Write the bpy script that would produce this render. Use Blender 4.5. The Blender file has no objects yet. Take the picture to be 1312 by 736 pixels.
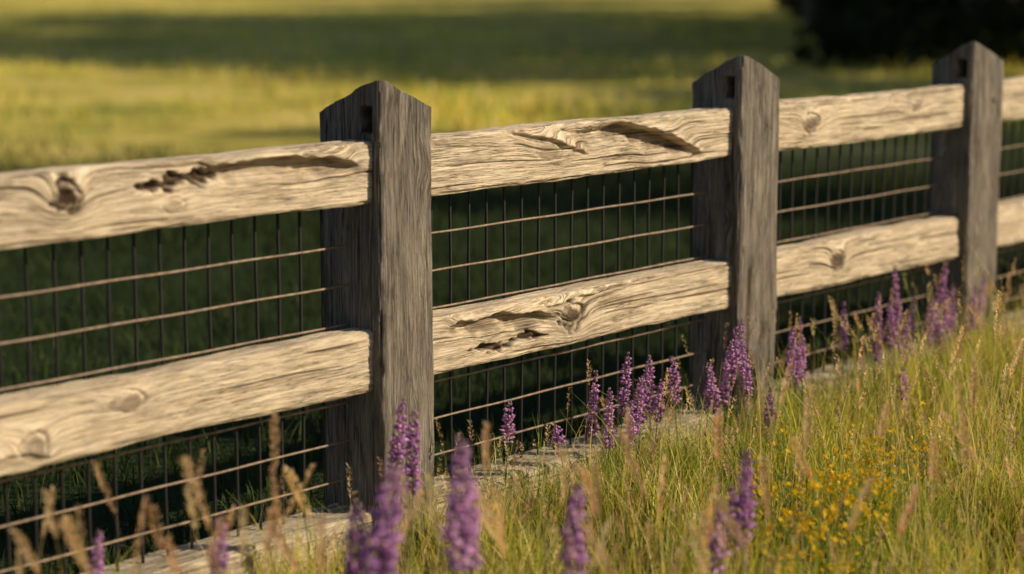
import bpy, math, random
import numpy as np
from mathutils import Matrix, Vector
rng=np.random.default_rng(7); random.seed(7)
scene=bpy.context.scene
scene.view_settings.view_transform='Standard'
scene.view_settings.look='None'; scene.view_settings.exposure=0

# ---------------------------------------------------------------- frame of the fence
P1=np.array([-.331,4.944]); ANG=math.radians(49.6)
D=np.array([math.cos(ANG),math.sin(ANG)]); N=np.array([math.sin(ANG),-math.cos(ANG)])
def f2w(t,s):
    t=np.asarray(t,float); s=np.asarray(s,float)
    return P1[0]+D[0]*t+N[0]*s, P1[1]+D[1]*t+N[1]*s

# ---------------------------------------------------------------- helpers
def mesh_np(name,V,Q,cols=None,attrs=None,smooth=True,mat=None,parent=None,k=4):
    me=bpy.data.meshes.new(name)
    V=np.ascontiguousarray(V,dtype=np.float32); Q=np.ascontiguousarray(Q,dtype=np.int32)
    me.vertices.add(len(V)); me.vertices.foreach_set('co',V.ravel())
    me.loops.add(Q.size); me.loops.foreach_set('vertex_index',Q.ravel())
    me.polygons.add(len(Q))
    me.polygons.foreach_set('loop_start',np.arange(0,Q.size,k,dtype=np.int32))
    try: me.polygons.foreach_set('loop_total',np.full(len(Q),k,dtype=np.int32))
    except Exception: pass
    me.polygons.foreach_set('use_smooth',np.full(len(Q),smooth,dtype=bool))
    me.update(calc_edges=True)
    if cols is not None:
        a=me.attributes.new('Col','FLOAT_COLOR','POINT')
        c=np.ones((len(V),4),np.float32); c[:,:3]=cols; a.data.foreach_set('color',c.ravel())
    for nm,(kind,arr) in (attrs or {}).items():
        a=me.attributes.new(nm,kind,'POINT')
        a.data.foreach_set('vector' if kind=='FLOAT_VECTOR' else 'value',np.ascontiguousarray(arr,dtype=np.float32).ravel())
    if mat: me.materials.append(mat)
    ob=bpy.data.objects.new(name,me); scene.collection.objects.link(ob)
    if parent: ob.parent=parent
    return ob
def empty(name):
    e=bpy.data.objects.new(name,None); scene.collection.objects.link(e); return e
def snoise(x,y,scale,seed,n=7):
    r=np.random.default_rng(seed); o=0
    for i in range(n):
        a=r.uniform(0,6.28); f=scale*r.uniform(.5,1.8); o=o+np.sin((x*math.cos(a)+y*math.sin(a))*f+r.uniform(0,6.28))
    return o/math.sqrt(n)
def ss(a,b,x):
    t=np.clip((x-a)/(b-a),0,1); return t*t*(3-2*t)
def fibre(x,g,cell,lx,seed):
    """value noise stretched along the grain: cells of size lx (along) by cell (across)"""
    r=np.random.default_rng(seed); T=r.uniform(-1,1,(64,512))
    u=x/lx+40.3; v=g/cell+900.7
    iu=np.floor(u).astype(int); iv=np.floor(v).astype(int); fu=u-iu; fv=v-iv
    fu=fu*fu*(3-2*fu); fv=fv*fv*(3-2*fv)
    A=T[iu%64,iv%512]; B=T[(iu+1)%64,iv%512]; C=T[iu%64,(iv+1)%512]; E=T[(iu+1)%64,(iv+1)%512]
    return (A*(1-fu)+B*fu)*(1-fv)+(C*(1-fu)+E*fu)*fv

class NT:
    def __init__(s,name):
        s.m=bpy.data.materials.new(name); s.m.use_nodes=True; s.t=s.m.node_tree; s.n=s.t.nodes; s.l=s.t.links
        s.b=s.n['Principled BSDF']; s.out=s.n['Material Output']
    def new(s,typ,ins=None,**kw):
        nd=s.n.new(typ)
        for k,v in kw.items(): setattr(nd,k,v)
        for k,v in (ins or {}).items():
            if isinstance(v,bpy.types.NodeSocket): s.l.new(v,nd.inputs[k])
            else: nd.inputs[k].default_value=v
        return nd
    def math(s,op,a,b=0.0,c=None,clamp=False):
        d={0:a,1:b}
        if c is not None:d[2]=c
        nd=s.new('ShaderNodeMath',d,operation=op); nd.use_clamp=clamp; return nd.outputs[0]
    def mul(s,v,xyz): return s.new('ShaderNodeVectorMath',{0:v,1:xyz},operation='MULTIPLY').outputs[0]
    def noise(s,v,scale=1,detail=3,rough=.5,dist=0):
        return s.new('ShaderNodeTexNoise',{'Vector':v,'Scale':scale,'Detail':detail,'Roughness':rough,'Distortion':dist}).outputs['Fac']
    def ramp(s,f,st):
        nd=s.new('ShaderNodeValToRGB',{'Fac':f}); e=nd.color_ramp.elements
        while len(e)<len(st): e.new(.5)
        for el,(p,c) in zip(e,st):
            el.position=p; el.color=(*c,1) if len(c)==3 else c
        return nd.outputs[0]
    def mr(s,v,a,b,c=0.,d=1.): return s.new('ShaderNodeMapRange',{0:v,1:a,2:b,3:c,4:d}).outputs[0]
    def mix(s,f,a,b,bt='MIX'):
        nd=s.new('ShaderNodeMix',data_type='RGBA',blend_type=bt)
        for i,v in ((0,f),(6,a),(7,b)):
            if isinstance(v,bpy.types.NodeSocket): s.l.new(v,nd.inputs[i])
            else: nd.inputs[i].default_value=v if i==0 else (*v,1)
        return nd.outputs[2]
    def set(s,**k):
        for kk,v in k.items():
            kk=kk.replace('_',' ')
            if isinstance(v,bpy.types.NodeSocket): s.l.new(v,s.b.inputs[kk])
            else: s.b.inputs[kk].default_value=v

def wood(name,dark,midc,light,grey,crackw=.022,bump=.5,greyamt=.5,crackd=.9,stain=(.2,.13,.07),stainamt=.4,speckamt=.5):
    w=NT(name)
    gr=w.new('ShaderNodeAttribute',attribute_name='gr').outputs['Vector']
    dk=w.new('ShaderNodeAttribute',attribute_name='dk').outputs['Fac']
    oi=w.new('ShaderNodeObjectInfo').outputs['Random']
    off=w.new('ShaderNodeCombineXYZ',{0:w.math('MULTIPLY',oi,37.0),1:w.math('MULTIPLY',oi,11.0),2:0.0}).outputs[0]
    gr=w.new('ShaderNodeVectorMath',{0:gr,1:off},operation='ADD').outputs[0]
    fine=w.noise(w.mul(gr,(14,600,60)),1,6,.78)
    med=w.noise(w.mul(gr,(5,210,30)),1,5,.72)
    broad=w.noise(w.mul(gr,(2.5,35,10)),1,4,.6)
    blotch=w.noise(w.mul(gr,(11,20,9)),1,6,.75)
    blot2=w.noise(w.mul(gr,(5.5,14,5)),1,6,.75)
    speck=w.noise(w.mul(gr,(110,330,60)),1,4,.7)
    tone=w.math('ADD',w.math('MULTIPLY',fine,.5),w.math('ADD',w.math('MULTIPLY',med,.38),w.math('MULTIPLY',broad,.2)))
    col=w.ramp(tone,[(.42,dark),(.52,midc),(.63,light)])
    col=w.mix(w.mr(blotch,.45,.65,0,greyamt),col,w.mix(1.,grey,w.ramp(tone,[(.42,(.5,.5,.5)),(.62,(1.3,1.3,1.3))]),'MULTIPLY'))
    col=w.mix(w.mr(blot2,.54,.70,0,stainamt),col,w.mix(1.,stain,w.ramp(tone,[(.42,(.55,.55,.55)),(.62,(1.4,1.4,1.4))]),'MULTIPLY'))
    c1=w.noise(w.mul(gr,(2.2,55,20)),1,4,.6)
    c2=w.noise(w.mul(gr,(4,140,20)),1,3,.6)
    c3=w.noise(w.mul(gr,(7,280,20)),1,2,.5)
    gate=w.mr(w.noise(w.mul(gr,(3.5,10,7)),1,3,.5),.42,.54)
    gate2=w.mr(w.noise(w.mul(gr,(6,19,7)),1,3,.5),.40,.56)
    ln=lambda c,mid,wd: w.mr(w.math('ABSOLUTE',w.math('SUBTRACT',c,mid)),0.0,wd,1,0)
    l1=w.math('MULTIPLY',ln(c1,.5,crackw),gate)
    l2=w.math('MULTIPLY',ln(c2,.52,crackw*1.2),w.math('MULTIPLY',gate2,.85))
    l3=w.math('MULTIPLY',ln(c3,.5,crackw*1.4),.35)
    crack=w.math('MAXIMUM',w.math('MAXIMUM',l1,l2),l3)
    col=w.mix(w.math('MULTIPLY',crack,crackd),col,tuple(c*.13 for c in midc))
    col=w.mix(w.mr(speck,.59,.69,0,speckamt),col,tuple(c*.38 for c in midc))
    kn=w.ramp(w.math('ADD',w.math('MULTIPLY',med,.6),w.math('MULTIPLY',fine,.4)),[(.38,(.012,.008,.005)),(.54,(.08,.047,.026)),(.68,(.21,.135,.075))])
    col=w.mix(dk,col,kn)
    h=w.math('SUBTRACT',w.math('ADD',w.math('MULTIPLY',fine,.7),w.math('MULTIPLY',med,.4)),w.math('MULTIPLY',crack,.9))
    bp=w.new('ShaderNodeBump',{'Strength':bump,'Distance':.006,'Height':h}).outputs[0]
    w.set(Base_Color=col,Roughness=.88,Normal=bp); w.b.inputs['Specular IOR Level'].default_value=.15
    return w.m
M_rail=wood('weathered_rail_wood',(.33,.24,.155),(.72,.58,.405),(.93,.80,.60),(.60,.515,.405),greyamt=.55,bump=.72,crackd=.9,stain=(.44,.31,.19),stainamt=.55,speckamt=.5)
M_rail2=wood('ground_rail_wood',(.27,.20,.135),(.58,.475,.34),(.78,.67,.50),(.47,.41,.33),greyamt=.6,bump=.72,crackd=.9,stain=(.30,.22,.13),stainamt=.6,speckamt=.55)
M_post=wood('grey_post_wood',(.085,.07,.055),(.24,.205,.166),(.42,.37,.31),(.22,.208,.188),crackw=.034,bump=.85,greyamt=.65,stain=(.12,.098,.076),stainamt=.5)

# ---------------------------------------------------------------- timber meshes
def rrect(w,h,r,ds,dsb):
    pts=[];nr=[]
    def seg(a,b,n,d):
        L=math.hypot(b[0]-a[0],b[1]-a[1]); k=max(2,int(L/d))
        for i in range(k): f=i/k; pts.append((a[0]+(b[0]-a[0])*f,a[1]+(b[1]-a[1])*f)); nr.append(n)
    def arc(c,a0,a1,k=5):
        for i in range(k):
            a=a0+(a1-a0)*i/k; pts.append((c[0]+r*math.cos(a),c[1]+r*math.sin(a))); nr.append((math.cos(a),math.sin(a)))
    pi=math.pi
    seg((w,h/2),(w,r),(1,0),dsb); arc((w-r,r),0,-pi/2)
    seg((w-r,0),(r,0),(0,-1),dsb if dsb>ds*2 else ds); arc((r,r),-pi/2,-pi)
    seg((0,r),(0,h-r),(-1,0),ds); arc((r,h-r),pi,pi/2)
    seg((r,h),(w-r,h),(0,1),ds*1.5); arc((w-r,h-r),pi/2,0)
    seg((w,h-r),(w,h/2),(1,0),dsb)
    p=np.array(pts);n=np.array(nr)
    d=np.r_[0,np.cumsum(np.hypot(*(p[1:]-p[:-1]).T))]
    return p,n,d
def grid_quads(nx,npp):
    i=np.arange(nx-1)[:,None]*npp; j=np.arange(npp)[None,:]; j2=(j+1)%npp
    return np.stack([i+j,i+j2,i+npp+j2,i+npp+j],-1).reshape(-1,4)

def rail(parent,name,t0,t1,z0,h,dep,yoff,feats,seed,hi=True,mat=None):
    p,n,arc=rrect(dep,h,.011,.0018 if hi else .012,.012 if hi else .03)
    L=t1-t0; nx=int(L/(.0045 if hi else .02)); xs=np.linspace(0,L,nx)
    X,A=np.meshgrid(xs,arc,indexing='ij')
    PY=np.broadcast_to(p[:,0],X.shape).copy(); PZ=np.broadcast_to(p[:,1],X.shape).copy()
    NY=np.broadcast_to(n[:,0],X.shape); NZ=np.broadcast_to(n[:,1],X.shape)
    front=ss(.3,.8,-NY)
    g=A.copy()+.003*snoise(X,A*3,1.6,seed)+.0006*snoise(X,A*6,5,seed+1)
    dk=np.zeros_like(X)
    disp=.0028*snoise(X,A*2,5,seed+2)+.0012*snoise(X,A*2,16,seed+3)+.0005*snoise(X,A,55,seed+4)
    T=X+t0; Z=PZ
    rr=np.random.default_rng(seed)
    for f in feats:
        if f[0]=='knot':
            _,kt,kz,rx,rz,amt=f
            q=((T-kt)/rx)**2+((Z-kz)/rz)**2
            e=np.exp(-q*.55); g=g+front*rz*1.5*e*amt
            far=np.exp(-(((T-kt)/(rx*2.6))**2+((Z-kz)/(rz*1.6))**2)); g=g+front*rz*.5*far
            rad=np.sqrt(q)+.18*snoise(T*60,Z*60,1,seed+9)+.08*snoise(T*200,Z*200,1,seed+10)
            dk=np.maximum(dk,front*amt*(1-ss(.6,1.0,rad)))
            dk=np.maximum(dk,front*amt*.9*np.exp(-((rad-1.1)/.09)**2))
            disp=disp+front*amt*(.012*np.exp(-q*.35)-.012*np.exp(-((rad-1.05)/.15)**2)-.008*np.exp(-q*3))
        if f[0]=='gouge':
            _,a,b,zc,wd,dp,dkk=f
            u=np.clip((T-a)/(b-a),0,1)
            zt=zc[0]*(1-u)**2+2*zc[1]*u*(1-u)+zc[2]*u*u
            zt=zt+.0045*snoise(T,0*T,38,seed+5)+.002*snoise(T,0*T,110,seed+6)
            env=ss(0,.14,u)*(1-ss(.86,1,u))
            ww=wd*(.35+.65*np.sin(np.pi*np.clip(u,0.02,.98)))*(1+.18*snoise(T,0*T,30,seed+12))
            dz=zt-Z
            prof=ss(-.003,.004,dz)*(1-ss(.3,1,dz/ww))
            disp=disp-front*env*dp*prof*(1+.10*snoise(T*40,Z*90,1,seed+7))
            disp=disp+front*env*.006*np.exp(-((dz+.006)/.010)**2)
            g=g+front*env*.018*np.exp(-(dz/(ww*1.1))**2)
            dk=np.maximum(dk,front*env*dkk*ss(-.001,.004,dz)*(1-ss(.45,.95,dz/ww+.25*snoise(T*50,Z*120,1,seed+8))))
        if f[0]=='bark':
            _,a,b,zc,hw,_d=f
            u=(T-(a+b)/2)/((b-a)/2)
            zz=zc+.007*snoise(T,0*T,25,seed+21)
            hh=hw*np.sqrt(np.clip(1-u*u,0,1))*(1+.35*snoise(T,0*T,75,seed+22)+.25*snoise(T,0*T,190,seed+24))+1e-5
            dd=np.abs(Z-zz)/hh+.25*snoise(T*150,Z*220,1,seed+25)
            m=(1-ss(.5,1.05,dd))*(np.abs(u)<1)
            disp=disp-front*m*.015*(1+.7*snoise(T*140,Z*180,1,seed+23))
            dk=np.maximum(dk,front*m*.95)
            g=g+front*.012*np.exp(-(u*1.1)**2-((Z-zc)/(hw*2))**2)*np.sign(Z-zc)
    for i in range(16 if hi else 0):   # open splits following the grain
        gc=rr.uniform(arc[0]+.2*arc[-1],arc[0]+.78*arc[-1]); a=rr.uniform(-.2,L*.85); ln=rr.uniform(.12,.6)
        gg=g+.0015*np.sin(X*rr.uniform(9,25)+rr.uniform(0,6))
        wv=rr.uniform(.0012,.0028)*(.5+.5*np.sin(np.clip((X-a)/ln,0,1)*math.pi))+.0002
        m=np.exp(-((gg-gc)/wv)**2)*ss(a,a+.04,X)*(1-ss(a+ln-.04,a+ln,X))
        disp=disp-m*.008; dk=np.maximum(dk,m*.94)
    disp=disp+.0010*fibre(X,g,.0062,.11,seed+50)+.0010*fibre(X,g,.0034,.06,seed+51)+.0009*fibre(X,g,.014,.20,seed+52)
    edge=(1-np.abs(np.maximum(np.abs(NY),np.abs(NZ))-.707)/.293).clip(0,1)*((np.abs(NY)<.98)&(np.abs(NZ)<.98))
    disp=disp-edge*.006*(.8+snoise(X,A*0,22,seed+30)+.6*snoise(X,A*0,80,seed+31)).clip(0,3)
    bow=.007*np.sin(X/L*math.pi)*rr.uniform(-1,1)
    Vy=PY+NY*disp+yoff; Vz=PZ+NZ*disp+z0+bow
    V=np.stack([T,Vy,Vz],-1).reshape(-1,3)
    GR=np.stack([X,g,PY*.0+seed*.37],-1).reshape(-1,3)
    return mesh_np(name,V,grid_quads(nx,len(p)),attrs={'gr':('FLOAT_VECTOR',GR),'dk':('FLOAT',dk.reshape(-1).clip(0,1))},mat=mat,parent=parent)

def post(parent,t0,W,Dp,H,seed,hi=True,dA=.082,dC=.070):
    p,n,arc=rrect(W,Dp,.006,.0025 if hi else .012,.02)
    zs=np.linspace(-.25,H,int((H+.25)/(.005 if hi else .02)))
    fz=(zs+.25)/(H+.25)
    Zf,A=np.meshgrid(fz,arc,indexing='ij')
    PX=np.broadcast_to(p[:,0],Zf.shape); PY=np.broadcast_to(p[:,1],Zf.shape)
    NX=np.broadcast_to(n[:,0],Zf.shape); NY=np.broadcast_to(n[:,1],Zf.shape)
    def top(x,y):
        u=x/W-y/Dp; v=(x/W+y/Dp)/2
        au=np.sqrt(u*u+.012)-.11
        return H-np.where(u<0,dA,dC)*au-.035*v+.0025*snoise(x,y,60,seed+3)
    TZ=top(PX,PY); Z=-.25+Zf*(TZ+.25)
    g=A+.004*snoise(Z,A*4,2.5,seed)+.001*snoise(Z,A*5,9,seed+1)
    left=(NX<-.6); fr=(NY<-.6)
    dk=np.zeros_like(Z)
    disp=.0025*snoise(Z,A*3,6,seed+4)
    rr=np.random.default_rng(seed)
    for i in range(3):
        ka=rr.uniform(.1,arc[-1]-.1); kz=rr.uniform(.3,1.0)
        q=((Z-kz)/.035)**2+((A-ka)/.014)**2; g=g+.02*np.exp(-q*.5); dk=np.maximum(dk,.5*np.exp(-q*1.5))
    for i in range(18):
        gc=rr.uniform(.05,arc[-1]-.05); a=rr.uniform(-.1,1.0); ln=rr.uniform(.12,.6)
        m=np.exp(-((g-gc)/rr.uniform(.0013,.0026))**2)*ss(a,a+.06,Z)*(1-ss(a+ln-.06,a+ln,Z)); disp=disp-m*.008; dk=np.maximum(dk,m*.92)
    disp=disp+.0014*fibre(Z,g,.0065,.13,seed+50)+.0013*fibre(Z,g,.0038,.07,seed+51)+.0010*fibre(Z,g,.016,.3,seed+52)
    hy,hz=.045,1.105-(1.205-H)
    m=left*(1-ss(.016,.020,np.abs(PY-hy)))*(1-ss(.029,.033,np.abs(Z-hz)))
    disp=disp-m*.06; hole=m
    q=((PX-W*.72)**2+(Z-.985)**2)**.5; mb=fr*(1-ss(.005,.009,q)); disp=disp-mb*.01; dk=np.maximum(dk,mb)
    dk=np.maximum(dk,hole)
    cr=(np.abs(NX)<.98)&(np.abs(NY)<.98)
    disp=disp-cr*.003*(1+snoise(Z,A*0,18,seed+8)+.6*snoise(Z,A*0,70,seed+9)).clip(0,3)
    V=np.stack([t0+PX+NX*disp,PY+NY*disp,Z],-1); npp=len(p); nz=len(zs)
    Q=grid_quads(nz,npp)
    gr=np.stack([Z,g,0*Z+seed*.31],-1)
    V=V.reshape(-1,3); gr=gr.reshape(-1,3); dk=dk.reshape(-1)
    ring=V.reshape(nz,npp,3)[-1]; cx,cy=t0+W/2,Dp/2
    cv=[];cg=[]
    for k in (1,.93,.8,.6,.4,.2,.03):
        x=cx+(ring[:,0]-cx)*k; y=cy+(ring[:,1]-cy)*k
        z=ring[:,2] if k==1 else top(x-t0,y)
        cv.append(np.stack([x,y,z],-1)); cg.append(np.stack([x*3,y*.7,0*x],-1))
    cv=np.concatenate(cv);cg=np.concatenate(cg)
    Q2=grid_quads(7,npp)+len(V)
    return mesh_np('post',np.concatenate([V,cv]),np.concatenate([Q,Q2]),attrs={'gr':('FLOAT_VECTOR',np.concatenate([gr,cg])),'dk':('FLOAT',np.r_[dk,np.zeros(len(cv))].clip(0,1))},mat=M_post,parent=parent)

fence=empty('wooden_rail_fence')
fence.location=(P1[0],P1[1],0); fence.rotation_euler=(0,0,ANG)
posts=[(-3.15,.2,.2,1.2,0),(-1.575,.205,.205,1.2,0),(.010,.195,.212,1.205,1),(1.582,.216,.182,1.212,1),(3.045,.24,.162,1.21,1),(4.55,.21,.18,1.2,0),(6.1,.2,.2,1.2,0),(7.6,.2,.2,1.2,0)]
for i,(t,w,d,h,hi) in enumerate(posts):
    post(fence,t,w,d,h,100+i*13,bool(hi)).name='post_%d'%(i+1)
F={}
F[(1,0)]=[('knot',-.923,.098,.036,.034,1.),('bark',-.73,-.46,.108,.022,1),('gouge',-.56,-.02,(.118,.165,.098),.070,.042,.3),('knot',-.62,.05,.03,.014,.3)]
F[(1,1)]=[('knot',-.76,.1,.040,.020,.55),('knot',-1.02,.05,.040,.026,.6),('gouge',-1.3,-.95,(.02,.05,.02),.02,.006,.1)]
F[(2,0)]=[('gouge',.72,1.44,(.152,.176,.026),.080,.050,.5),('knot',.70,.085,.05,.022,.3),('gouge',.50,.88,(.160,.12,.06),.022,.010,.15)]
F[(2,1)]=[('gouge',.26,.76,(.118,.152,.085),.062,.030,.55),('knot',.80,.08,.042,.036,.85),('gouge',.66,1.1,(.12,.13,.15),.02,.009,.2),('bark',.36,.70,.048,.012,1)]
F[(3,0)]=[('knot',2.02,.08,.038,.026,.75),('knot',2.7,.1,.03,.016,.4)]
F[(3,1)]=[('knot',2.2,.085,.038,.030,.85)]
levels=[(.900,.152,.082),(.427,.152,.086),(-.035,.150,.15)]
for b in range(len(posts)-1):
    t0=posts[b][0]+posts[b][1]-.05; t1=posts[b+1][0]+.05
    hi=b in(1,2,3)
    for k,(z0,h,dep) in enumerate(levels):
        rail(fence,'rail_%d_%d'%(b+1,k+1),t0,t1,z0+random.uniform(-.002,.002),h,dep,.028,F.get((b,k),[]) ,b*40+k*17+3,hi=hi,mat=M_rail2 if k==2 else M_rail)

def wirem(name,col,metal,rough):
    w=NT(name); tc=w.new('ShaderNodeTexCoord').outputs['Object']
    nz=w.noise(tc,45,3,.6)
    w.set(Base_Color=w.ramp(nz,[(.35,tuple(c*.45 for c in col)),(.65,col)]),Metallic=metal,Roughness=rough); return w.m
M_wv=wirem('black_coated_wire',(.006,.006,.005),0.,.7)
M_wh=wirem('lit_toned_wire',(.30,.21,.145),.0,.55)  # same wire as the verticals; its sunlit tan is put into the colour
def tubes(name,segs,r,mat,sides=6,sub=1,wob=0):
    Vs=[];Qs=[];o=0
    for a,b in segs:
        a=np.array(a,float);b=np.array(b,float);d=b-a;d/=np.linalg.norm(d)
        u=np.cross(d,[0,1,0]);u/=np.linalg.norm(u);v=np.cross(d,u)
        an=np.arange(sides)*2*math.pi/sides
        ringo=r*(np.cos(an)[:,None]*u+np.sin(an)[:,None]*v)
        ph=rng.uniform(0,6.28)
        for k in range(sub+1):
            f=k/sub; c=a+(b-a)*f+wob*np.array([math.sin(ph+f*17)*.6*abs(d[2]),math.sin(ph*2+f*9),math.sin(ph+f*23)*.6*abs(d[0])])
            Vs.append(c+ringo)
        Qs.append(grid_quads(sub+1,sides)+o); o+=sides*(sub+1)
    return mesh_np(name,np.concatenate(Vs),np.concatenate(Qs),mat=mat,parent=fence)
hs=[];vs=[]
for b in range(len(posts)-1):
    a=posts[b][0]+posts[b][1]-.02; c=posts[b+1][0]+.004
    for z in np.arange(.09,.85,.0995): hs.append(((a,.116,z),(c+.02,.116,z)))
    x=a+.05+.02
    while x<c-.03: vs.append(((x,.1235,-.02),(x,.1235,.93))); x+=.0735
tubes('wire_horizontal',hs,.0033,M_wh,sub=24,wob=.0012)
tubes('wire_vertical',vs,.0043,M_wv,sub=14,wob=.0012)

# ---------------------------------------------------------------- ground
g=NT('meadow_ground')
geo=g.new('ShaderNodeNewGeometry').outputs['Position']
sep=g.new('ShaderNodeSeparateXYZ',{0:geo}); X,Y=sep.outputs[0],sep.outputs[1]
sN=g.math('ADD',g.math('MULTIPLY',g.math('SUBTRACT',X,float(P1[0])),float(N[0])),g.math('MULTIPLY',g.math('SUBTRACT',Y,float(P1[1])),float(N[1])))
n1=g.noise(geo,.35,4,.6); n2=g.noise(geo,3,4,.65); n3=g.noise(geo,22,4,.7)
shadeg=g.ramp(n2,[(.3,(.018,.030,.012)),(.7,(.040,.060,.020))])  # shade on the ground behind the fence, painted as dark green
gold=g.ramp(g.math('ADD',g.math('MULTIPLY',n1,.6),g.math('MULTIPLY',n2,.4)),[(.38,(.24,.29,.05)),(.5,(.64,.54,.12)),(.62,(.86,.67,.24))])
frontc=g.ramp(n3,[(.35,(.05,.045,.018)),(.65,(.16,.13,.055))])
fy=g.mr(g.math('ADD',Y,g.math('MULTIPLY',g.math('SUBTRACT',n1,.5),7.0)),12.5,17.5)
c=g.mix(fy,shadeg,gold); c=g.mix(g.mr(sN,-.25,.05),c,frontc)
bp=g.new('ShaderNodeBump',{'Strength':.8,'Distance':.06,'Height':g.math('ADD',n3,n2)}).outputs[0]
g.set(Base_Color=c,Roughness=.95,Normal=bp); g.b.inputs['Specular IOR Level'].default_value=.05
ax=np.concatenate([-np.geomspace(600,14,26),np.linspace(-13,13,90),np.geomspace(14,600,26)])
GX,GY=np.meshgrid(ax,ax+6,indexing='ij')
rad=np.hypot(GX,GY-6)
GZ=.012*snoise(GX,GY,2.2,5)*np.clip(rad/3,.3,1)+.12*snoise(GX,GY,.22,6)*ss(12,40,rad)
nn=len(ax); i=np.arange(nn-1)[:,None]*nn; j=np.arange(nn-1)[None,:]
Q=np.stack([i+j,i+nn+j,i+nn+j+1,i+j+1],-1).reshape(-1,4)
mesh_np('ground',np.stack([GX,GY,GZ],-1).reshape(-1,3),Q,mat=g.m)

# ---------------------------------------------------------------- grass
def leafmat(name,trans=.35,spec=.25,rough=.55):
    w=NT(name); col=w.new('ShaderNodeAttribute',attribute_name='Col').outputs['Color']
    w.set(Base_Color=col,Roughness=rough); w.b.inputs['Specular IOR Level'].default_value=spec
    tr=w.new('ShaderNodeBsdfTranslucent',{'Color':w.mix(1.,col,(1.2,1.1,.6),'MULTIPLY')})
    mx=w.new('ShaderNodeMixShader',{0:trans,1:w.b.outputs[0],2:tr.outputs[0]})
    w.l.new(mx.outputs[0],w.out.inputs[0]); return w.m
M_grass=leafmat('grass_blade',.42,.3,.5); M_dgrass=leafmat('dark_grass_blade',.2,.08,.75); M_petal=leafmat('petal',.35,.15,.6); M_leaf=leafmat('tree_leaf',.2,.15,.6); M_seed=leafmat('seed_head',.45,.1,.8)

def blade_geo(x,y,z0,h,w,az,lean,col,seg=4,tipc=None):
    n=len(x); f=np.linspace(0,1,seg+1)[None,:]
    la=rng.uniform(0,6.28,n) if az is None else az
    off=(lean*h)[:,None]*f**2
    cx=x[:,None]+np.cos(la)[:,None]*off; cy=y[:,None]+np.sin(la)[:,None]*off
    cz=z0+h[:,None]*(f-.35*lean[:,None]*f**2.5)
    fa=rng.uniform(0,math.pi,n)[:,None]
    ww=w[:,None]*.5*np.clip(1-f**1.6,.04,1)
    ax_,ay_=np.cos(fa)*ww,np.sin(fa)*ww
    V=np.stack([np.stack([cx-ax_,cy-ay_,cz],-1),np.stack([cx+ax_,cy+ay_,cz],-1)],2)
    V=V.reshape(-1,3)
    b=(np.arange(n)*(seg+1)*2)[:,None]; k=(np.arange(seg)*2)[None,:]
    Q=np.stack([b+k,b+k+1,b+k+3,b+k+2],-1).reshape(-1,4)
    ff=f[:,:,None]
    tc=col*1.2 if tipc is None else tipc
    C=col[:,None,:]*(1-ff)+tc[:,None,:]*ff
    C=np.repeat(C,2,axis=1).reshape(-1,3)
    tip=np.stack([cx[:,-1],cy[:,-1],cz[:,-1]],-1)
    tdir=tip-np.stack([cx[:,-2],cy[:,-2],cz[:,-2]],-1)
    return V,Q,C,tip,tdir
def merge(parts):
    o=0;V=[];Q=[];C=[]
    for v,q,c in parts: V.append(v);Q.append(q+o);C.append(c);o+=len(v)
    return np.concatenate(V),np.concatenate(Q),np.concatenate(C)
def pick(n,pal,wts,var=.2):
    pal=np.array(pal); c=pal[rng.choice(len(pal),n,p=np.array(wts)/sum(wts))]
    return c*rng.uniform(1-var,1+var,(n,1))*rng.uniform(.93,1.07,(n,3))

n=88000
t=rng.uniform(-1.6,5.6,n); s=rng.uniform(-.16,2.2,n)
cl=snoise(t*1.,s*1.,9,41); keep=rng.uniform(0,1,n)<.56+.38*cl
keep&=~((s<0)&(rng.uniform(0,1,n)<.6))
t,s,cl=t[keep],s[keep],cl[keep]; n=len(t)
x,y=f2w(t,s)
grow=ss(-.3,2.5,t)
h=(.11+.13*rng.random(n)+.05*cl+grow*(.03+.11*rng.random(n)))*(.66+.34*ss(0,.4,s))
h=np.clip(h,.05,.55); tall=rng.random(n)<.11; h[tall]*=1.6
pal=[(.28,.37,.055),(.46,.49,.07),(.15,.22,.045),(.68,.57,.17),(.80,.63,.31)]
tone=snoise(t,s,5,51)
c1=pick(n,pal,[4,5,2.5,2.,1.6]); c2=pick(n,pal,[1.3,3.,1.3,3.2,3.6])
col=np.where((tone+rng.normal(0,.5,n)>.1)[:,None],c2,c1)
A=blade_geo(x,y,-.01,h,rng.uniform(.0022,.006,n),None,rng.uniform(.1,.75,n)**1.2,col)
mesh_np('meadow_grass',A[0],A[1],cols=A[2],mat=M_grass,smooth=True)

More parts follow.
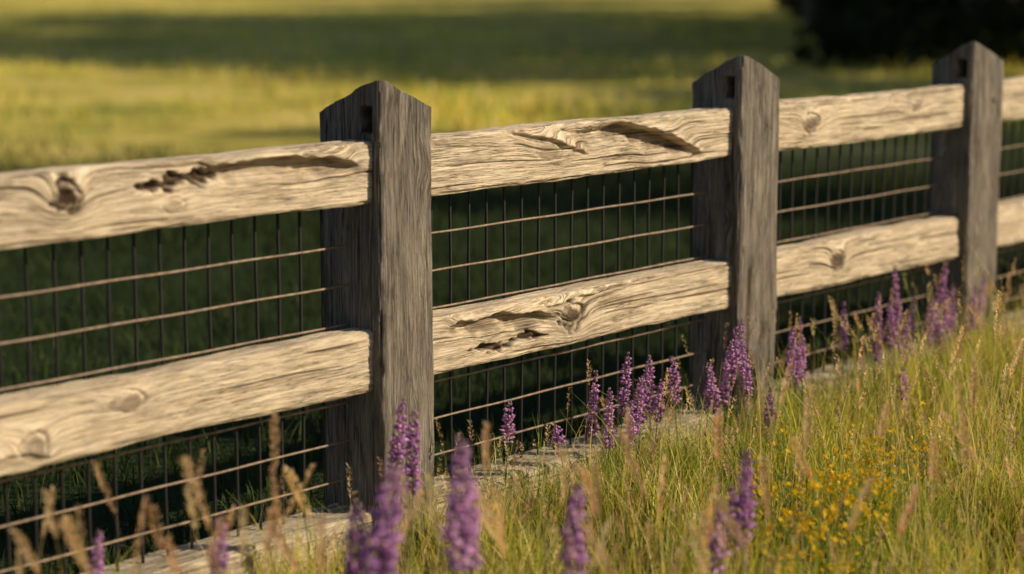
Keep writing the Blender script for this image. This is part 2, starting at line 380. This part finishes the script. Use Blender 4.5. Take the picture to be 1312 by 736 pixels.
def stalks(name,x,y,h,headlen,headw,cols,hc,per=46,wid=.0022,lean=(.03,.3)):
    n=len(x); A=blade_geo(x,y,0,h,np.full(n,wid),None,rng.uniform(*lean,n),cols,seg=5)
    tip=A[3]; td=A[4]/np.linalg.norm(A[4],axis=1,keepdims=True)
    m=n*per; tipr=np.repeat(tip,per,0); tdr=np.repeat(td,per,0)
    hl=np.repeat(headlen,per); hw=np.repeat(headw,per)
    f=rng.random(m); base=tipr-tdr*(hl*(f-.12))[:,None]
    az=rng.uniform(0,6.28,m); out=np.stack([np.cos(az),np.sin(az),np.zeros(m)],-1)
    prof=np.sin(np.pi*np.clip(f*.86+.1,0,1))**.7
    L=(.3+.7*rng.random(m))*.013*(hw/.006)*.5
    start=base+out*(hw*.35*prof)[:,None]; end=start+(tdr*.85+out*.5)*L[:,None]+out*(hw*.3*prof)[:,None]
    sd=np.cross(out,tdr)*(hw*.22)[:,None]
    mid=(start+end)/2
    VV=np.stack([start,mid+sd,end,mid-sd],1).reshape(-1,3)
    QQ=np.arange(m*4).reshape(-1,4)
    cc=np.repeat(np.repeat(hc,per,0)*rng.uniform(.7,1.25,(m,1)),4,0)
    V,Q,C=merge([A[:3],(VV,QQ,cc)])
    return mesh_np(name,V,Q,cols=C,mat=M_seed,smooth=False)
n=1300; t=rng.uniform(-.6,5.2,n); s=rng.uniform(.05,2.0,n); x,y=f2w(t,s)
stalks('seeding_grass',x,y,.18+.11*ss(0,2,t)+rng.uniform(0,.20,n),rng.uniform(.04,.09,n),rng.uniform(.0055,.011,n),pick(n,[(.6,.48,.25),(.4,.38,.13)],[2,1]),pick(n,[(.78,.63,.42),(.66,.48,.30),(.46,.32,.25)],[4,2,1.5]),wid=.0018)
px=[(-.70,3.55,.53),(-.83,3.7,.48),(-.58,3.75,.56),(-.50,3.85,.46),(-.47,3.9,.62),(-.32,4.15,.44),(-.40,4.0,.42),(-.13,3.9,.48),(-.06,4.1,.56),(.03,4.0,.47),(.07,3.85,.52),(-.9,3.6,.42),(.22,4.0,.48),(.3,4.2,.44),(.6,4.7,.62),(.55,4.1,.47),(.9,4.2,.48),(1.05,4.5,.54),(1.2,4.9,.58),(.75,4.0,.45),(.65,4.4,.53),(-.64,3.9,.42),(.14,4.3,.47),(1.25,5.2,.55),(-.76,4.0,.52),(-.28,3.8,.5),(-.2,4.05,.44),(.36,3.9,.46),(.45,4.35,.5),(.27,3.6,.5),(-.45,3.5,.47),(.82,4.55,.55),(-.97,3.9,.46),(-.61,3.6,.48),(.0,3.7,.5),(.18,3.8,.52),(.4,3.75,.5),(.52,3.8,.48),(.62,3.9,.5),(.12,4.1,.5),(.25,4.3,.52),(-.5,3.6,.5),(-.66,3.8,.45),(-.36,3.7,.48),(-.54,4.0,.5),(-.8,3.85,.42),(.1,3.6,.52),(.33,4.05,.55),(-.73,3.65,.5),(-.87,3.85,.5),(-.42,3.75,.54),(1.0,4.3,.52),(1.1,4.75,.55),(.95,4.6,.56),(1.15,4.55,.5),(-.56,3.55,.46),(.72,4.25,.5),(-.52,3.7,.58),(-.34,3.95,.5),(-.78,3.6,.5),(-.68,4.05,.5),(1.05,5.0,.6),(1.3,5.4,.6),(.85,4.95,.56)]
px=np.array(px); n=len(px)
stalks('tall_straw_grass',px[:,0],px[:,1],px[:,2],rng.uniform(.09,.15,n),rng.uniform(.009,.014,n),pick(n,[(.6,.48,.27)],[1]),pick(n,[(.74,.59,.41),(.64,.48,.34)],[1,1]),per=150,wid=.0028)
n=70; t=rng.uniform(2.0,3.6,n); s=rng.uniform(.9,2.0,n); x,y=f2w(t,s)
stalks('red_plume_grass',x,y,rng.uniform(.26,.40,n),rng.uniform(.06,.12,n),rng.uniform(.009,.014,n),pick(n,[(.3,.18,.1)],[1]),pick(n,[(.38,.22,.18),(.48,.32,.24)],[1,1]),per=70)

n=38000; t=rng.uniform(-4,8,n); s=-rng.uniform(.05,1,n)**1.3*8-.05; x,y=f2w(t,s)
col=pick(n,[(.030,.048,.016),(.045,.066,.02),(.024,.038,.013),(.075,.09,.028)],[4,3,3,.8])  # blade colours darkened to carry the shade behind the fence
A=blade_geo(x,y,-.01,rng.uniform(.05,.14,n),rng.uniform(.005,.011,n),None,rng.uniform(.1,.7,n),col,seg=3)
mesh_np('shade_toned_grass',A[0],A[1],cols=A[2],mat=M_dgrass)
n=60000; Yf=13+60*rng.random(n)**1.5; Xf=rng.uniform(-.42,.36,n)*Yf
cl=snoise(Xf,Yf,.9,71)+.6*snoise(Xf,Yf,2.7,72); k=rng.random(n)<.32+.35*cl; Xf,Yf,cl=Xf[k],Yf[k],cl[k]; n=len(Xf)
Zg=.12*snoise(Xf,Yf,.22,6)*ss(12,40,np.hypot(Xf,Yf-6))
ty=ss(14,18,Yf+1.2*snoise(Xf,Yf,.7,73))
gold=pick(n,[(.84,.71,.16),(.62,.65,.10),(.92,.73,.30),(.32,.42,.07)],[4,3,3,1.5]); shade_gr=pick(n,[(.06,.09,.025),(.045,.065,.018)],[1,1])  # second palette paints the shaded near zone into the blades
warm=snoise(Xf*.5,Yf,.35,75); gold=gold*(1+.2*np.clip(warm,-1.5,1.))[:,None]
col=(gold*ty[:,None]+shade_gr*(1-ty)[:,None]).clip(0,.88)
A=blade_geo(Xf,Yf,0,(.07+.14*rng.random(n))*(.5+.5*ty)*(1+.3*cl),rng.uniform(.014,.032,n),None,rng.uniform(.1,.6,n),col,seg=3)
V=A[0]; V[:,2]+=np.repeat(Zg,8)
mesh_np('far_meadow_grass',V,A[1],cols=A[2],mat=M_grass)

# ---------------------------------------------------------------- purple flower spikes
def flower_mesh(seed,H,spike,rad,lv=15,bright=1.):
    r=np.random.default_rng(seed); V=[];Fc=[];C=[]
    def tube(a,b,ra,rb,col,k=5):
        a=np.array(a);b=np.array(b);o=len(V)
        for c_,rr_ in((a,ra),(b,rb)):
            for i in range(k):
                an=i*2*math.pi/k; V.append(c_+np.array([math.cos(an)*rr_,math.sin(an)*rr_,0]));C.append(col)
        for i in range(k): Fc.append((o+i,o+(i+1)%k,o+k+(i+1)%k,o+k+i))
    bend=r.normal(0,.05,2)
    ctr=lambda z: np.array([bend[0]*(z/H)**2*H,bend[1]*(z/H)**2*H,z])
    for i in range(6): tube(ctr(H*i/6),ctr(H*(i+1)/6),.0024*(1-.1*i),.0024*(1-.1*(i+1)),(.14,.20,.07))
    z0=H-spike; hb=r.uniform(0,.5)
    for l in range(lv):
        f=(l+.5*r.random())/lv; z=z0+spike*f; R=rad*(1-.68*f**2.2)*(.70+.30*min(1,f*6))*r.uniform(.8,1.15)
        kk=max(4,int(9*(1-.5*f)))
        for i in range(kk):
            if r.random()<.12: continue
            an=i*2*math.pi/kk+l*.9+r.normal(0,.3); out=np.array([math.cos(an),math.sin(an),0]); side=np.array([-math.sin(an),math.cos(an),0])
            c0=ctr(z+r.normal(0,spike/lv*.25)); up=np.array([0,0,1.]); tilt=r.uniform(.0,.75)*(1 if f>.15 else -.3)
            dr=out*math.cos(tilt)+up*math.sin(tilt); nu=up*math.cos(tilt)-out*math.sin(tilt)
            base=c0+out*R*.12; L=R*r.uniform(.65,1.1); w=R*.3; hh=spike/lv*.55
            hue=min(1,max(0,hb+r.normal(.25,.3))); colr=np.array([.46,.21,.56])*(1-hue)+np.array([.70,.42,.76])*hue
            if f>.88: colr=np.array([.42,.25,.42])
            if f<.12 and r.random()<.5: colr=np.array([.5,.32,.42])
            colr=colr*r.uniform(.75,1.15)*bright
            o=len(V)
            P=[base,base+dr*L*.55+side*w,base+dr*L*.55-side*w,base+dr*L*.6+nu*hh,base+dr*L*.5-nu*hh*.8,base+dr*L+nu*hh*.35*r.normal()]
            for q_,cc in zip(P,(.55,1,1,1.15,.8,1.2)): V.append(q_);C.append(tuple(np.minimum(colr*cc,.85)))
            for tri in((0,1,3),(0,3,2),(0,2,4),(0,4,1),(5,3,1),(5,2,3),(5,4,2),(5,1,4)): Fc.append(tuple(o+q_ for q_ in tri))
    for i in range(9):
        z=r.uniform(.04,.75)*(z0); an=r.uniform(0,6.28); L=r.uniform(.03,.06); o=len(V)
        out=np.array([math.cos(an),math.sin(an),0]); side=np.array([-math.sin(an),math.cos(an),0])*.004; c0=ctr(z)
        for q_ in (c0,c0+out*L*.5+side+[0,0,L*.35],c0+out*L+[0,0,L*.45],c0+out*L*.5-side+[0,0,L*.35]): V.append(np.array(q_));C.append((.14,.21,.05))
        Fc.append((o,o+1,o+2,o+3))
    me=bpy.data.meshes.new('flower_spike'); me.from_pydata([tuple(map(float,v)) for v in V],[],Fc); me.update()
    a=me.attributes.new('Col','FLOAT_COLOR','POINT'); a.data.foreach_set('color',np.array([(*c_,1) for c_ in C],np.float32).ravel())
    me.materials.append(M_petal); return me
fl=[(.357,.326,.09),(.581,.226,.04),(.661,.369,.15),(.709,.32,.13),(.799,.391,.14),(.839,.331,.13),(.921,.33,.13),(1.006,.344,.14),(1.077,.349,.11),(1.2,.32,.12),(1.235,.416,.13),(1.299,.304,.11),(1.351,.33,.12),(1.387,.412,.12),(1.425,.217,.12),
(1.655,.352,.13),(1.779,.372,.17),(2.045,.367,.13),(2.142,.405,.15),(2.216,.319,.12),(2.302,.347,.13),(2.347,.453,.16),(2.426,.344,.12),(2.569,.299,.12),(2.613,.44,.17),(2.752,.343,.15),(2.906,.378,.16),(1.17,.30,.1),(.78,.28,.1),(2.12,.33,.12),(2.37,.36,.12),(2.66,.31,.12),(.96,.30,.1),(1.33,.36,.12),(1.70,.30,.12),(2.2,.38,.13),(2.5,.37,.13),(2.84,.33,.13),
(3.35,.36,.14),(3.6,.33,.13),(3.9,.38,.14)]
k=0
for t_,h_,sp in fl:
    s_=.13+random.uniform(-.05,.12); x,y=f2w(t_+ (s_-.15)*-.35,s_)
    ob=bpy.data.objects.new('purple_wildflower',flower_mesh(300+k,h_+.035,sp*1.25,.019+.005*random.random(),lv=int(sp*145)))
    scene.collection.objects.link(ob); ob.location=(float(x),float(y),0); ob.rotation_euler=(random.gauss(0,.04),random.gauss(0,.04),random.uniform(0,6.28)); k+=1
for x,y,h_,sp,rd in [(-.285,4.62,.495,.20,.027),(-.235,4.6,.455,.19,.027),(-.265,3.48,.62,.27,.042),(-.105,3.6,.635,.24,.038),(.115,3.78,.50,.2,.032),(.483,4.15,.49,.21,.030),(.42,4.05,.39,.14,.028),(-.594,3.95,.39,.13,.024),(-.86,4.0,.35,.12,.022),(1.17,5.9,.3,.1,.020),(-.30,3.6,.52,.2,.032),(-.085,3.75,.52,.18,.030),(.50,4.3,.36,.14,.022)]:
    ob=bpy.data.objects.new('purple_wildflower',flower_mesh(300+k,h_,sp,rd,lv=int(sp*100)))
    scene.collection.objects.link(ob); ob.location=(x,y,0); ob.rotation_euler=(random.gauss(0,.02),random.gauss(0,.02),random.uniform(0,6.28)); k+=1

def yellow(seed,H):
    r=np.random.default_rng(seed); V=[];Fc=[];C=[]
    def strip(a,b,w,col):
        a=np.array(a);b=np.array(b);o=len(V); an=r.uniform(0,3.14); sd=np.array([math.cos(an),math.sin(an),0])*w
        for q in(a-sd,a+sd,b+sd*.7,b-sd*.7): V.append(q);C.append(col)
        Fc.append((o,o+1,o+2,o+3))
    for st in range(4):
        bx=r.normal(0,.02,2); ln=r.normal(0,.14,2); top=np.array([bx[0]+ln[0]*H,bx[1]+ln[1]*H,H*r.uniform(.7,1)])
        b0=np.array([bx[0],bx[1],0]); strip(b0,top,.0014,(.18,.26,.06))
        for br in range(5):
            f=r.uniform(.6,1); a=b0+(top-b0)*f; e=a+np.array([*r.normal(0,.028,2),r.uniform(.01,.05)]); strip(a,e,.0009,(.2,.28,.06))
            for q in range(r.integers(1,4)):
                cpt=e+r.normal(0,.009,3); o=len(V); nrm=r.normal(0,1,3)+np.array([.5,-.3,0]); nrm[2]=abs(nrm[2])+.6; nrm/=np.linalg.norm(nrm)
                u=np.cross(nrm,[1,0,0.1]);u/=np.linalg.norm(u);v=np.cross(nrm,u)
                R=r.uniform(.006,.0105); ycol=np.array([.95,.68,.03])*r.uniform(.85,1.0)
                V.append(cpt);C.append((.85,.5,.02))
                for i in range(10):
                    an=i*math.pi/5; rr_=R*(1 if i%2==0 else .5); V.append(cpt+u*math.cos(an)*rr_+v*math.sin(an)*rr_+nrm*R*.25);C.append(tuple(ycol))
                for i in range(10): Fc.append((o,o+1+i,o+1+(i+1)%10))
        for lf in range(6):
            f=r.uniform(.1,.8); a=b0+(top-b0)*f; strip(a,a+np.array([*r.normal(0,.02,2),.02]),.003,(.15,.24,.05))
    me=bpy.data.meshes.new('yellow_flower'); me.from_pydata([tuple(map(float,v)) for v in V],[],Fc); me.update()
    a=me.attributes.new('Col','FLOAT_COLOR','POINT'); a.data.foreach_set('color',np.array([(*c_,1) for c_ in C],np.float32).ravel())
    me.materials.append(M_petal); return me
ym=[yellow(500+i,.275+.022*i) for i in range(6)]
for i in range(29):
    zc=random.uniform(4.3,5.1); x=zc*random.gauss(.170,.017)
    if i>23: zc=random.uniform(4.15,4.5); x=zc*random.gauss(.14,.012)
    ob=bpy.data.objects.new('yellow_wildflower',ym[i%6]); scene.collection.objects.link(ob)
    ob.location=(x,zc,0); sc=(1.02 if zc<4.6 else .88)*random.uniform(.8,1.15); ob.scale=(sc,sc,sc); ob.rotation_euler=(0,0,random.uniform(0,6.28))

# ---------------------------------------------------------------- trees
bk=NT('tree_bark'); tc=bk.new('ShaderNodeTexCoord').outputs['Object']; nz=bk.noise(bk.mul(tc,(9,9,1.5)),1,5,.65)
bk.set(Base_Color=bk.ramp(nz,[(.35,(.03,.022,.016)),(.65,(.11,.085,.06))]),Roughness=.95,Normal=bk.new('ShaderNodeBump',{'Strength':.9,'Distance':.05,'Height':nz}).outputs[0])
def tree_meshes(seed,H,zb,R,nl,ls):
    r=np.random.default_rng(seed); Vs=[];Qs=[];o=0
    def limb(pts,ra,rb,sd=9):
        nonlocal o
        pts=np.array(pts); m=len(pts)
        for i,p_ in enumerate(pts):
            rr_=ra+(rb-ra)*i/(m-1); an=np.arange(sd)*2*math.pi/sd
            Vs.append(p_+np.stack([np.cos(an)*rr_,np.sin(an)*rr_,0*an],-1)*(1+.08*r.normal(0,1,(sd,1))))
        Qs.append(grid_quads(m,sd)+o); o+=sd*m
    tr=[(r.normal(0,.08)*i,r.normal(0,.08)*i,H*.85*i/7-.2) for i in range(8)]
    limb(tr,H*.022,H*.005); ends=[]
    for i in range(11):
        k_=r.integers(2,8); b=np.array(tr[k_]); az=r.uniform(0,6.28); L=R*r.uniform(.5,.95)
        pts=[b+np.array([math.cos(az)*L*f,math.sin(az)*L*f,L*.5*f**1.3]) for f in np.linspace(0,1,5)]; limb(pts,H*.009,H*.003,6); ends.append(pts[-1])
    wood_=(np.concatenate(Vs),np.concatenate(Qs))
    cl=[]
    for i in range(34):
        d=r.normal(0,1,3); d/=np.linalg.norm(d); q=r.uniform(.45,1.)
        cl.append((d[0]*R*q*.85,d[1]*R*q*.85,(zb+H)/2+d[2]*(H-zb)/2*q*.9))
    cl=np.array(cl+[tuple(e) for e in ends]); ci=r.integers(0,len(cl),nl); rc=r.uniform(.5,1.,len(cl))[ci]*R*.33
    d=r.normal(0,1,(nl,3)); d/=np.linalg.norm(d,axis=1,keepdims=True)
    P=cl[ci]+d*(rc*r.random(nl)**.4)[:,None]; P[:,2]=np.maximum(P[:,2],.15)
    u=r.normal(0,1,(nl,3));u/=np.linalg.norm(u,axis=1,keepdims=True); v=np.cross(u,r.normal(0,1,(nl,3)));v/=np.linalg.norm(v,axis=1,keepdims=True)
    s_=ls*r.uniform(.6,1.3,(nl,1)); LV=np.stack([P-u*s_,P+v*s_*.45,P+u*s_,P-v*s_*.45],1).reshape(-1,3)
    cc=np.array([.05,.085,.022])*r.uniform(.6,1.3,(nl,1)); return wood_,(LV,np.arange(nl*4).reshape(-1,4),np.repeat(cc,4,0))
def make_tree_kind(seed,H,zb,R,nl,ls):
    w_,l_=tree_meshes(seed,H,zb,R,nl,ls)
    a=mesh_np('trunk',w_[0],w_[1],mat=bk.m); b=mesh_np('crown',l_[0],l_[1],cols=l_[2],mat=M_leaf,smooth=False)
    ma,mb=a.data,b.data; bpy.data.objects.remove(a); bpy.data.objects.remove(b); return ma,mb
kinds=[make_tree_kind(900+i,11,2.2,3.4,9000,.17) for i in range(3)]
small=[make_tree_kind(950+i,5,.5,2.1,5000,.13) for i in range(2)]
mids=[make_tree_kind(970+i,8.,1.8,2.7,8000,.15) for i in range(2)]
def put_tree(kind,x,y,sc,nm='tree'):
    e=empty(nm); e.location=(x,y,0); e.scale=(sc,sc,sc*random.uniform(.92,1.1)); e.rotation_euler=(0,0,random.uniform(0,6.28))
    for nn_,m in zip(('trunk','crown'),kind):
        o_=bpy.data.objects.new(nn_,m); scene.collection.objects.link(o_); o_.parent=e
for i,(x,y) in enumerate([(7.4,34),(9.5,32.0),(9.5,36.5),(5.9,38.5),(13,34),(12.5,39),(7.2,42.5),(11.5,44.5),(17,32.5),(16.5,38),(21,35),(21,42),(16,46),(7.2,49),(12.5,52),(18,53),(8.5,57),(14,60),(10,66),(16,69),(12.5,76),(18,80),(26,38),(27,48),(24,58),(12,29.0)]):
    put_tree(kinds[i%3],x+random.uniform(-.3,.3),y,random.uniform(.85,1.15))
for i,(x,y,sc) in enumerate([(10.5,16.0,1.),(10.6,18.7,1.1),(10.9,21.3,1.05),(11.5,24,1.05)]): put_tree(small[i%2],x,y,sc)
for i,(x,y) in enumerate([(13.6,12.2),(14.5,14.8),(18,13),(11,26.6)]): put_tree(mids[i%2],x,y,1.)
n=30000; Yf=rng.uniform(28.5,80,n); Xf=.13*Yf+.6+rng.exponential(4.5,n)+.7*snoise(Yf,Yf*0,.8,88)
hh=.25+.55*np.clip(snoise(Xf,Yf,1.4,89)+.5,0,2)
P=np.stack([Xf,Yf,hh*rng.random(n)],-1)
u=rng.normal(0,1,(n,3));u/=np.linalg.norm(u,axis=1,keepdims=True);v=np.cross(u,rng.normal(0,1,(n,3)));v/=np.linalg.norm(v,axis=1,keepdims=True)
s_=.12*rng.uniform(.6,1.3,(n,1)); LV=np.stack([P-u*s_,P+v*s_*.5,P+u*s_,P-v*s_*.5],1).reshape(-1,3)
mesh_np('forest_undergrowth',LV,np.arange(n*4).reshape(-1,4),cols=np.repeat(np.array([.018,.028,.012])*rng.uniform(.6,1.3,(n,1)),4,0),mat=M_dgrass,smooth=False)

# ---------------------------------------------------------------- light
EL=math.radians(26); al=math.radians(36)
sh=N*math.cos(al)+D*math.sin(al)
tosun=Vector((sh[0]*math.cos(EL),sh[1]*math.cos(EL),math.sin(EL)))
sun=bpy.data.lights.new('sun','SUN'); sun.energy=5.0; sun.angle=math.radians(.5); sun.color=(1,.83,.59)
so=bpy.data.objects.new('sun',sun); scene.collection.objects.link(so); so.rotation_euler=tosun.to_track_quat('Z','Y').to_euler(); so.location=(10,-5,12)
W=bpy.data.worlds.new('World'); scene.world=W; W.use_nodes=True; wn=W.node_tree
sky=wn.nodes.new('ShaderNodeTexSky'); sky.sky_type='NISHITA'; sky.sun_disc=False; sky.sun_elevation=EL; sky.sun_rotation=math.atan2(tosun.x,tosun.y)
bg=wn.nodes['Background']; wn.links.new(sky.outputs[0],bg.inputs[0]); bg.inputs[1].default_value=.07

# ---------------------------------------------------------------- camera
cd=bpy.data.cameras.new('camera'); cam=bpy.data.objects.new('camera',cd); scene.collection.objects.link(cam)
cam.location=(0,0,1.49); cam.rotation_euler=(math.radians(90-9.13),0,0)
cd.sensor_width=36; cd.lens=71.3; cd.clip_end=2000; cd.clip_start=.05
cd.dof.use_dof=True; cd.dof.focus_distance=5.4; cd.dof.aperture_fstop=1.5
scene.camera=cam
